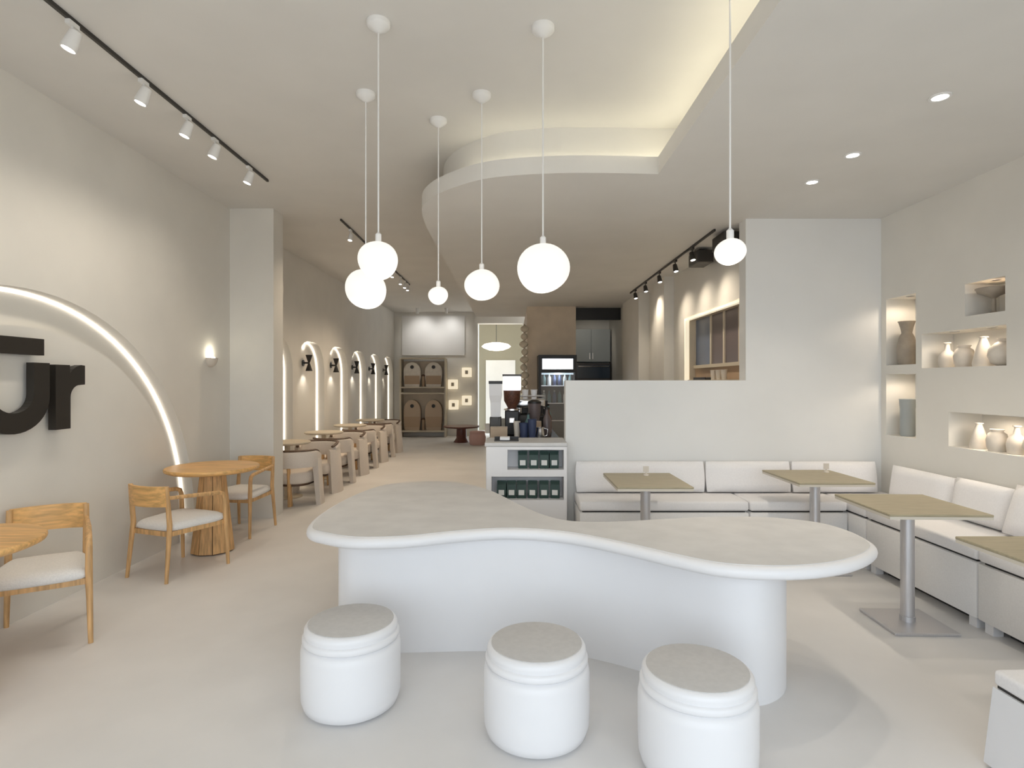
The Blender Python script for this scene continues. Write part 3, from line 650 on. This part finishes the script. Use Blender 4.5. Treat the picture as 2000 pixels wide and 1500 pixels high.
bottle('dark bottle at the right end of the bar', (.36, 5.9, ZC), 'plum_panel', .30, .04); bottle('brown syrup bottle by the half-height wall', (.40, 6.3, ZC), 'beans', .28); bottle('green bottle beside the till screen', (.43, 6.8, ZC), 'teal', .30); bottle('teal bottle behind the navy cups', (.17, 5.98, ZC), 'teal', .24)
g = thing('milk_jug', 'steel milk jug in front of the espresso machine', 'jug', (.28, 5.7, ZC)); obj('body', lathe([(.04, 0), (.045, .02), (.035, .09), (.04, .11), (.036, .11), (0, .02)], 20), 'chrome', g, 50); obj('handle', tube([(.036, 0, .10), (.075, 0, .09), (.07, 0, .03), (.042, 0, .02)], .005, 8), 'chrome', g, 60)
g = thing('paper_tray', 'white napkin tray on top of the display counter', 'tray', (-.05, 5.22, .962)); obj('tray', bx(bx(NB(), -.11, .11, -.07, .07, 0, .008), -.11, .11, .055, .07, .008, .03), 'black', g); obj('napkins', box(-.06, .03, -.055, .05, .008, .035, .003), 'white_lacquer', g)
g = thing('blender', 'dark blender with a black jug at the right end of the bar', 'blender', (.24, 6.12, ZC)); obj('base', box(-.07, .07, -.08, .08, 0, .13, .015), 'black', g); obj('jug', lathe([(.045, .13), (.06, .18), (.07, .33)], 20), 'plum_panel', g, 40); obj('lid', lathe([(.073, .33), (.073, .35), (.03, .37), (0, .37)], 20), 'black', g, 40); obj('handle', tube([(.065, 0, .30), (.115, 0, .29), (.11, 0, .2), (.055, 0, .18)], .01, 8), 'black', g, 60)
# slim bead column
g = thing('bead_column', 'slim cream column of stacked knobbly beads beside the bar end wall', 'column', (.235, 11.0, 0))
obj('rod', lathe([(.015, 0), (.015, 2.6)], 10), 'tan_item', g); obj('base', lathe([(.10, 0), (.10, .03), (.03, .05)], 24), 'tan_item', g)
bead = None
for k in range(17):
    z = .14+.148*k
    if bead is None: bead = obj('bead', lathe([(0.02, -.07), (.065, -.04), (.085, 0), (.065, .04), (.02, .07)], 14), 'shelf_cream', g, 60, loc=(0, 0, z))
    else:
        c = bead.copy(); COL.objects.link(c); c.location = (.012*math.sin(k*2.1), 0, z); c.scale = (.8+.25*math.sin(k*1.7)**2,)*2+(1,)
# fridge
g = thing('drinks_fridge', 'black glass-door drinks fridge with a lit white header', 'fridge', (.86, 11.1, 0))
obj('cabinet', bx(bx(bx(bx(bx(NB(), -.36, -.31, -.3, .3, .1, 2.0), .31, .36, -.3, .3, .1, 2.0), -.31, .31, -.3, .3, 1.96, 2.0), -.31, .31, -.3, .3, .1, .3), -.31, .31, .25, .3, .3, 1.96), 'black', g)
obj('header_panel', box(-.29, .29, -.31, -.28, 1.73, 1.93), 'white_glow', g); d = obj('door_frame', bx(bx(bx(bx(NB(), -.36, -.32, -.34, -.3, .28, 1.72), .32, .36, -.34, -.3, .28, 1.72), -.32, .32, -.34, -.3, 1.67, 1.72), -.32, .32, -.34, -.3, .28, .34), 'black', g)
obj('pane', box(-.32, .32, -.325, -.318, .34, 1.67), 'glass', d); obj('handle', tube([(.34, -.36, .9), (.34, -.36, 1.4)], .012, 8), 'chrome', d); obj('light_tube', box(-.30, .30, -.27, -.25, 1.63, 1.66), 'fridge_glow', g)
for k in range(4): obj('shelf', box(-.31, .31, -.24, .24, .42+.33*k, .435+.33*k), 'chrome', g)
obj('kick_plate', box(-.34, .34, -.28, .28, 0, .1), 'dark_metal', g)
cols = ['teal', 'navy', 'white_lacquer', 'blue_panel', 'grey_panel', 'navy', 'teal']
kk = 0
for sh in range(2, 4):
    for i in range(6):
        t = thing('drink_bottle', 'drink bottle on the %s fridge shelf, %s from the left' % (['', '', 'third', 'top'][sh], ['first', 'second', 'third', 'fourth', 'fifth', 'sixth'][i]), 'bottle', (.86-.25+.10*i, 10.95, .435+.33*sh), 0, 'bottles in the drinks fridge')
        m = cols[(i*3+sh*2) % 7]; obj('body', lathe([(.032, 0), (.036, .01), (.036, .14), (.014, .19), (.014, .215)], 14), m, t, 50); obj('cap', lathe([(.016, .212), (.016, .235), (0, .235)], 12), cols[(i+sh) % 7], t)
plight('fridge_lamp', (.86, 10.84, 1.64), 6, (.75, .88, 1), .05)
# alcove fittings
g = thing('wall_cabinet', 'pale grey wall cabinet in the alcove beside the fridge', 'cabinet', (1.75, 12.8, 1.93)); obj('carcass', box(-.45, .42, -.16, .2, 0, .72), 'grey_panel', g)
for s in (-1, 1): dd = obj('door', box(-.44 if s < 0 else .0, -.01 if s < 0 else .41, -.18, -.16, .01, .71), 'grey_panel', g); obj('handle', box(-.03*1.5 if s < 0 else .02, -.03 if s < 0 else .035, -.19, -.18, .06, .2), 'chrome', dd)
g = thing('wall_oven', 'dark built-in oven under the grey cabinet in the alcove', 'oven', (1.75, 12.75, 1.50)); obj('body', box(-.45, .42, -.15, .25, 0, .40, .01), 'dark_metal', g); dd = obj('door', box(-.33, .40, -.17, -.15, .07, .36), 'dark_glass', g); obj('handle', tube([(-.30, -.19, .33), (.37, -.19, .33)], .012, 8), 'chrome', dd); obj('control_panel', box(-.44, -.34, -.17, -.15, .05, .37), 'walnut', g)
for k in range(3): obj('knob', lathe([(.018, 0), (.018, .02)], 12), 'chrome', g, rot=(PI/2, 0, 0), loc=(-.39, -.17, .12+.09*k))
g = thing('base_cabinet', 'black base cabinets filling the lower alcove', 'cabinet', (1.75, 12.7, 0)); obj('carcass', box(-.46, .44, -.2, .28, 0, 1.42), 'dark_metal', g); dd = obj('door', box(-.44, -.01, -.22, -.2, .1, 1.40), 'black', g); obj('handle', box(-.06, -.045, -.24, -.22, .8, 1.1), 'chrome', dd); dd = obj('door', box(.01, .42, -.22, -.2, .1, 1.40), 'black', g); obj('handle', box(.045, .06, -.24, -.22, .8, 1.1), 'chrome', dd)
g = thing('ceiling_spotlight', 'bright round spotlight at the top of the dark alcove', 'downlight', (1.46, 11.72, 2.93)); obj('can', lathe([(.06, -.04), (.06, .06)], 24), 'dark_metal', g, 40); obj('lens', lathe([(0, -.075), (.03, -.068), (.048, -.04)], 24), 'lens', g, 60)
struct('trim_4', box(1.27, 2.2, 11.6, 11.7, 2.75, ZL), 'black', 'dark header over the alcove', 'trim')
spot('alcove_spot', (1.46, 11.78, 2.80), (1.7, 12.6, 2.2), 6, 90)
# framed service opening on the kitchen wall
g = thing('service_hatch', 'lit cream frame around the opening in the bar side wall', 'hatch', (2.3, 6.62, 1.02))
obj('light_frame', bx(bx(NB(), -.012, .04, .955, .99, .0, 1.31), -.012, .04, -1.0, .99, 1.28, 1.31), 'lightbox', g); obj('lining', bx(bx(NB(), .05, .30, .97, .995, 0, 1.31), .05, .30, -.99, .97, 1.285, 1.315), 'shelf_cream', g)
obj('sill', box(-.04, .36, -1.0, 1.0, 0, .03), 'shelf_cream', g)
g2 = thing('glazed_screen', 'dark glazed screen of blue and plum panes inside the service opening', 'screen', (2.44, 6.62, 1.05))
for y0, y1, m in ((.38, .95, 'blue_panel'), (-.05, .34, 'plum_panel'), (-.5, -.09, 'plum_panel'), (-.96, -.54, 'dark_glass')): obj('pane', box(-.01, .01, y0, y1, .66, 1.26), m, g2)
for y in (.34, -.09, -.54, .95): obj('mullion', box(-.025, .025, y, y+.04, .66, 1.28), 'shelf_cream', g2)
obj('rail', box(-.04, .03, -.98, .99, .62, .66), 'shelf_cream', g2); obj('lower_panel', box(-.015, .02, -.98, .98, 0, .62), 'tan_item', g2)
g3 = thing('hatch_shelf', 'narrow cream ledge in the service opening', 'shelf', (2.36, 6.62, 1.49)); obj('board', box(-.05, .06, -.97, .92, 0, .03), 'shelf_cream', g3); obj('bracket', box(-.02, .06, .6, .63, -.12, 0), 'shelf_cream', g3); obj('bracket', box(-.02, .06, -.63, -.6, -.12, 0), 'shelf_cream', g3)
t = thing('serving_tray', 'black tray on the ledge in the service opening', 'tray', (2.36, 7.1, 1.52)); obj('tray', bx(bx(bx(NB(), -.045, .055, -.22, .22, 0, .01), -.045, -.038, -.22, .22, .01, .03), .048, .055, -.22, .22, .01, .03), 'black', t)
for k, y in enumerate((6.72, 6.55, 6.38)): lcup('cream cup on the hatch ledge, %s from the tray' % ['first', 'second', 'third'][k], (2.36, y, 1.52), 'ceramic', .035, .11)

# ================================================================== FAR END DISPLAY
g = thing('display_shelf', 'wooden merchandise shelf unit on the far end wall', 'shelf', (-2.40, 15.58, 0))
obj('back_panel', box(-.62, .62, .17, .2, .1, 2.05), 'brown_panel', g)
for x in (-.62, .58): obj('upright', box(x, x+.04, -.18, .18, 0, 2.12), 'shelf_cream', g)
for z in (.14, 1.16, 1.32, 2.10): obj('shelf_board', box(-.58, .58, -.18, .18, z, z+.04), 'shelf_cream', g)
def tote(label, loc, m, h):
    t = thing('tote_bag', label, 'bag', loc, 0, 'round-topped bags on the far shelves'); w_ = .23
    o = [(-w_*.85, 0), (w_*.85, 0), (w_, h*.4)] + [(w_*math.cos(PI*i/16), h*.62+h*.38*math.sin(PI*i/16)) for i in range(17)] + [(-w_, h*.4)]
    obj('body', prism(o, -.09, .09, 'xz'), m, t, 30); obj('dot', lathe([(.05, 0), (.05, .012)], 18), 'black', t, rot=(PI/2, 0, 0), loc=(0, -.09, h*.80))
    obj('band', box(-w_*.9, w_*.9, -.096, -.09, h*.1, h*.45), 'tan_item', t)
for r_n, z, h in (('upper', 1.36, .66), ('lower', .18, .82)):
    for k_, x in (('left', -2.70), ('right', -2.12)): tote('round-topped pale bag with a dark dot, %s one on the %s far shelf' % (k_, r_n), (x, 15.58, z), 'ceramic' if r_n == 'upper' else 'card', h)
for r_n, z in (('upper', 1.36), ('lower', .18)):
    t = thing('canister', 'slim tan canister between the bags on the %s far shelf' % r_n, 'canister', (-2.41, 15.58, z), 0, 'canisters on the far shelves')
    obj('body', lathe([(.04, 0), (.045, .01), (.045, .28)], 18), 'tan_item', t, 40); obj('lid', lathe([(.047, .28), (.047, .31), (.02, .33)], 18), 'walnut', t, 40)
tag(obj('wall_board', bx(NB(), -3.02, -1.3, 15.74, 15.8, 2.22, 3.3), 'white_metal'), 'large pale wall board lit by spotlights above the far shelves', 'board')
for x, z, k in ((-1.62, 1.42, 'upper left'), (-1.24, 1.75, 'upper right'), (-1.60, .86, 'lower left'), (-1.24, .98, 'lower right')):
    t = thing('cube_lamp', 'small glowing cube lamp on the far wall, %s of the four' % k, 'wall light', (x, YB, z), 0, 'cube lamps on the far wall'); obj('diffuser', box(-.13, .13, -.15, -.02, -.13, .13, .015), 'lightbox', t); obj('back_plate', box(-.10, .10, -.02, 0, -.10, .10), 'shelf_cream', t); obj('front_ring', box(-.04, .04, -.165, -.15, -.05, .05), 'shelf_cream', t)
for x in (-2.45, -1.7):
    spot('board_spot', (x, 14.9, ZH-.15), (x, 15.8, 2.7), 22, 80, (1, .98, .95), 1.0, .1)
    t = thing('ceiling_spotlight', 'white ceiling spotlight above the pale board, %s one' % ('left' if x < -2 else 'right'), 'spotlight', (x, 14.85, ZH)); obj('canopy', lathe([(.05, -.02), (.05, 0)], 20), 'white_metal', t); obj('head', lathe([(.04, -.14), (.04, -.02)], 20), 'white_metal', t, 40)
g = thing('low_table', 'low dark red wooden table at the far end of the hall', 'table', (-1.25, 14.2, 0)); obj('top', lathe([(.42, .36), (.45, .375), (.45, .40), (0, .40)], 32), 'mahogany', g, 40)
obj('leg', lathe([(.20, 0), (.13, .1), (.12, .36)], 24), 'mahogany', g, 40)
g = thing('round_pouf', 'pink pouf beside the low dark red table', 'pouf', (-.82, 13.6, 0)); obj('body', lathe([(.17, 0), (.19, .03), (.2, .18), (.18, .26)], 28), 'pink_fabric', g, 50); obj('pad', lathe([(.18, .26), (.19, .29), (.17, .32), (0, .33)], 28), 'pink_fabric', g, 60)
g = thing('oval_lamp', 'glowing oval lamp hanging in the dark passage', 'pendant lamp', (-.45, 16.4, 2.50)); b_ = obj('shade', lathe([(0, -.13), (.2, -.11), (.36, -.05), (.42, .0), (.34, .07), (.15, .11), (.02, .12)], 32), 'lamp_glow', g, 70); obj('cord', tube([(0, 0, .11), (0, 0, .9)], .008, 8), 'dark_metal', g); obj('canopy', lathe([(.05, .88), (.05, .9)], 16), 'dark_metal', g)
plight('passage_light', (-.45, 16.7, 2.2), 3, (1, .9, .7), .2)
d1 = struct('door_1', box(-.80, .10, 17.55, 17.6, 0, 2.15), 'plaster', 'pale door at the end of the passage', 'door')
obj('door_handle', tube([(-.02, 17.53, 1.0), (-.02, 17.50, 1.0), (-.12, 17.50, 1.0)], .012, 8), 'chrome', d1)
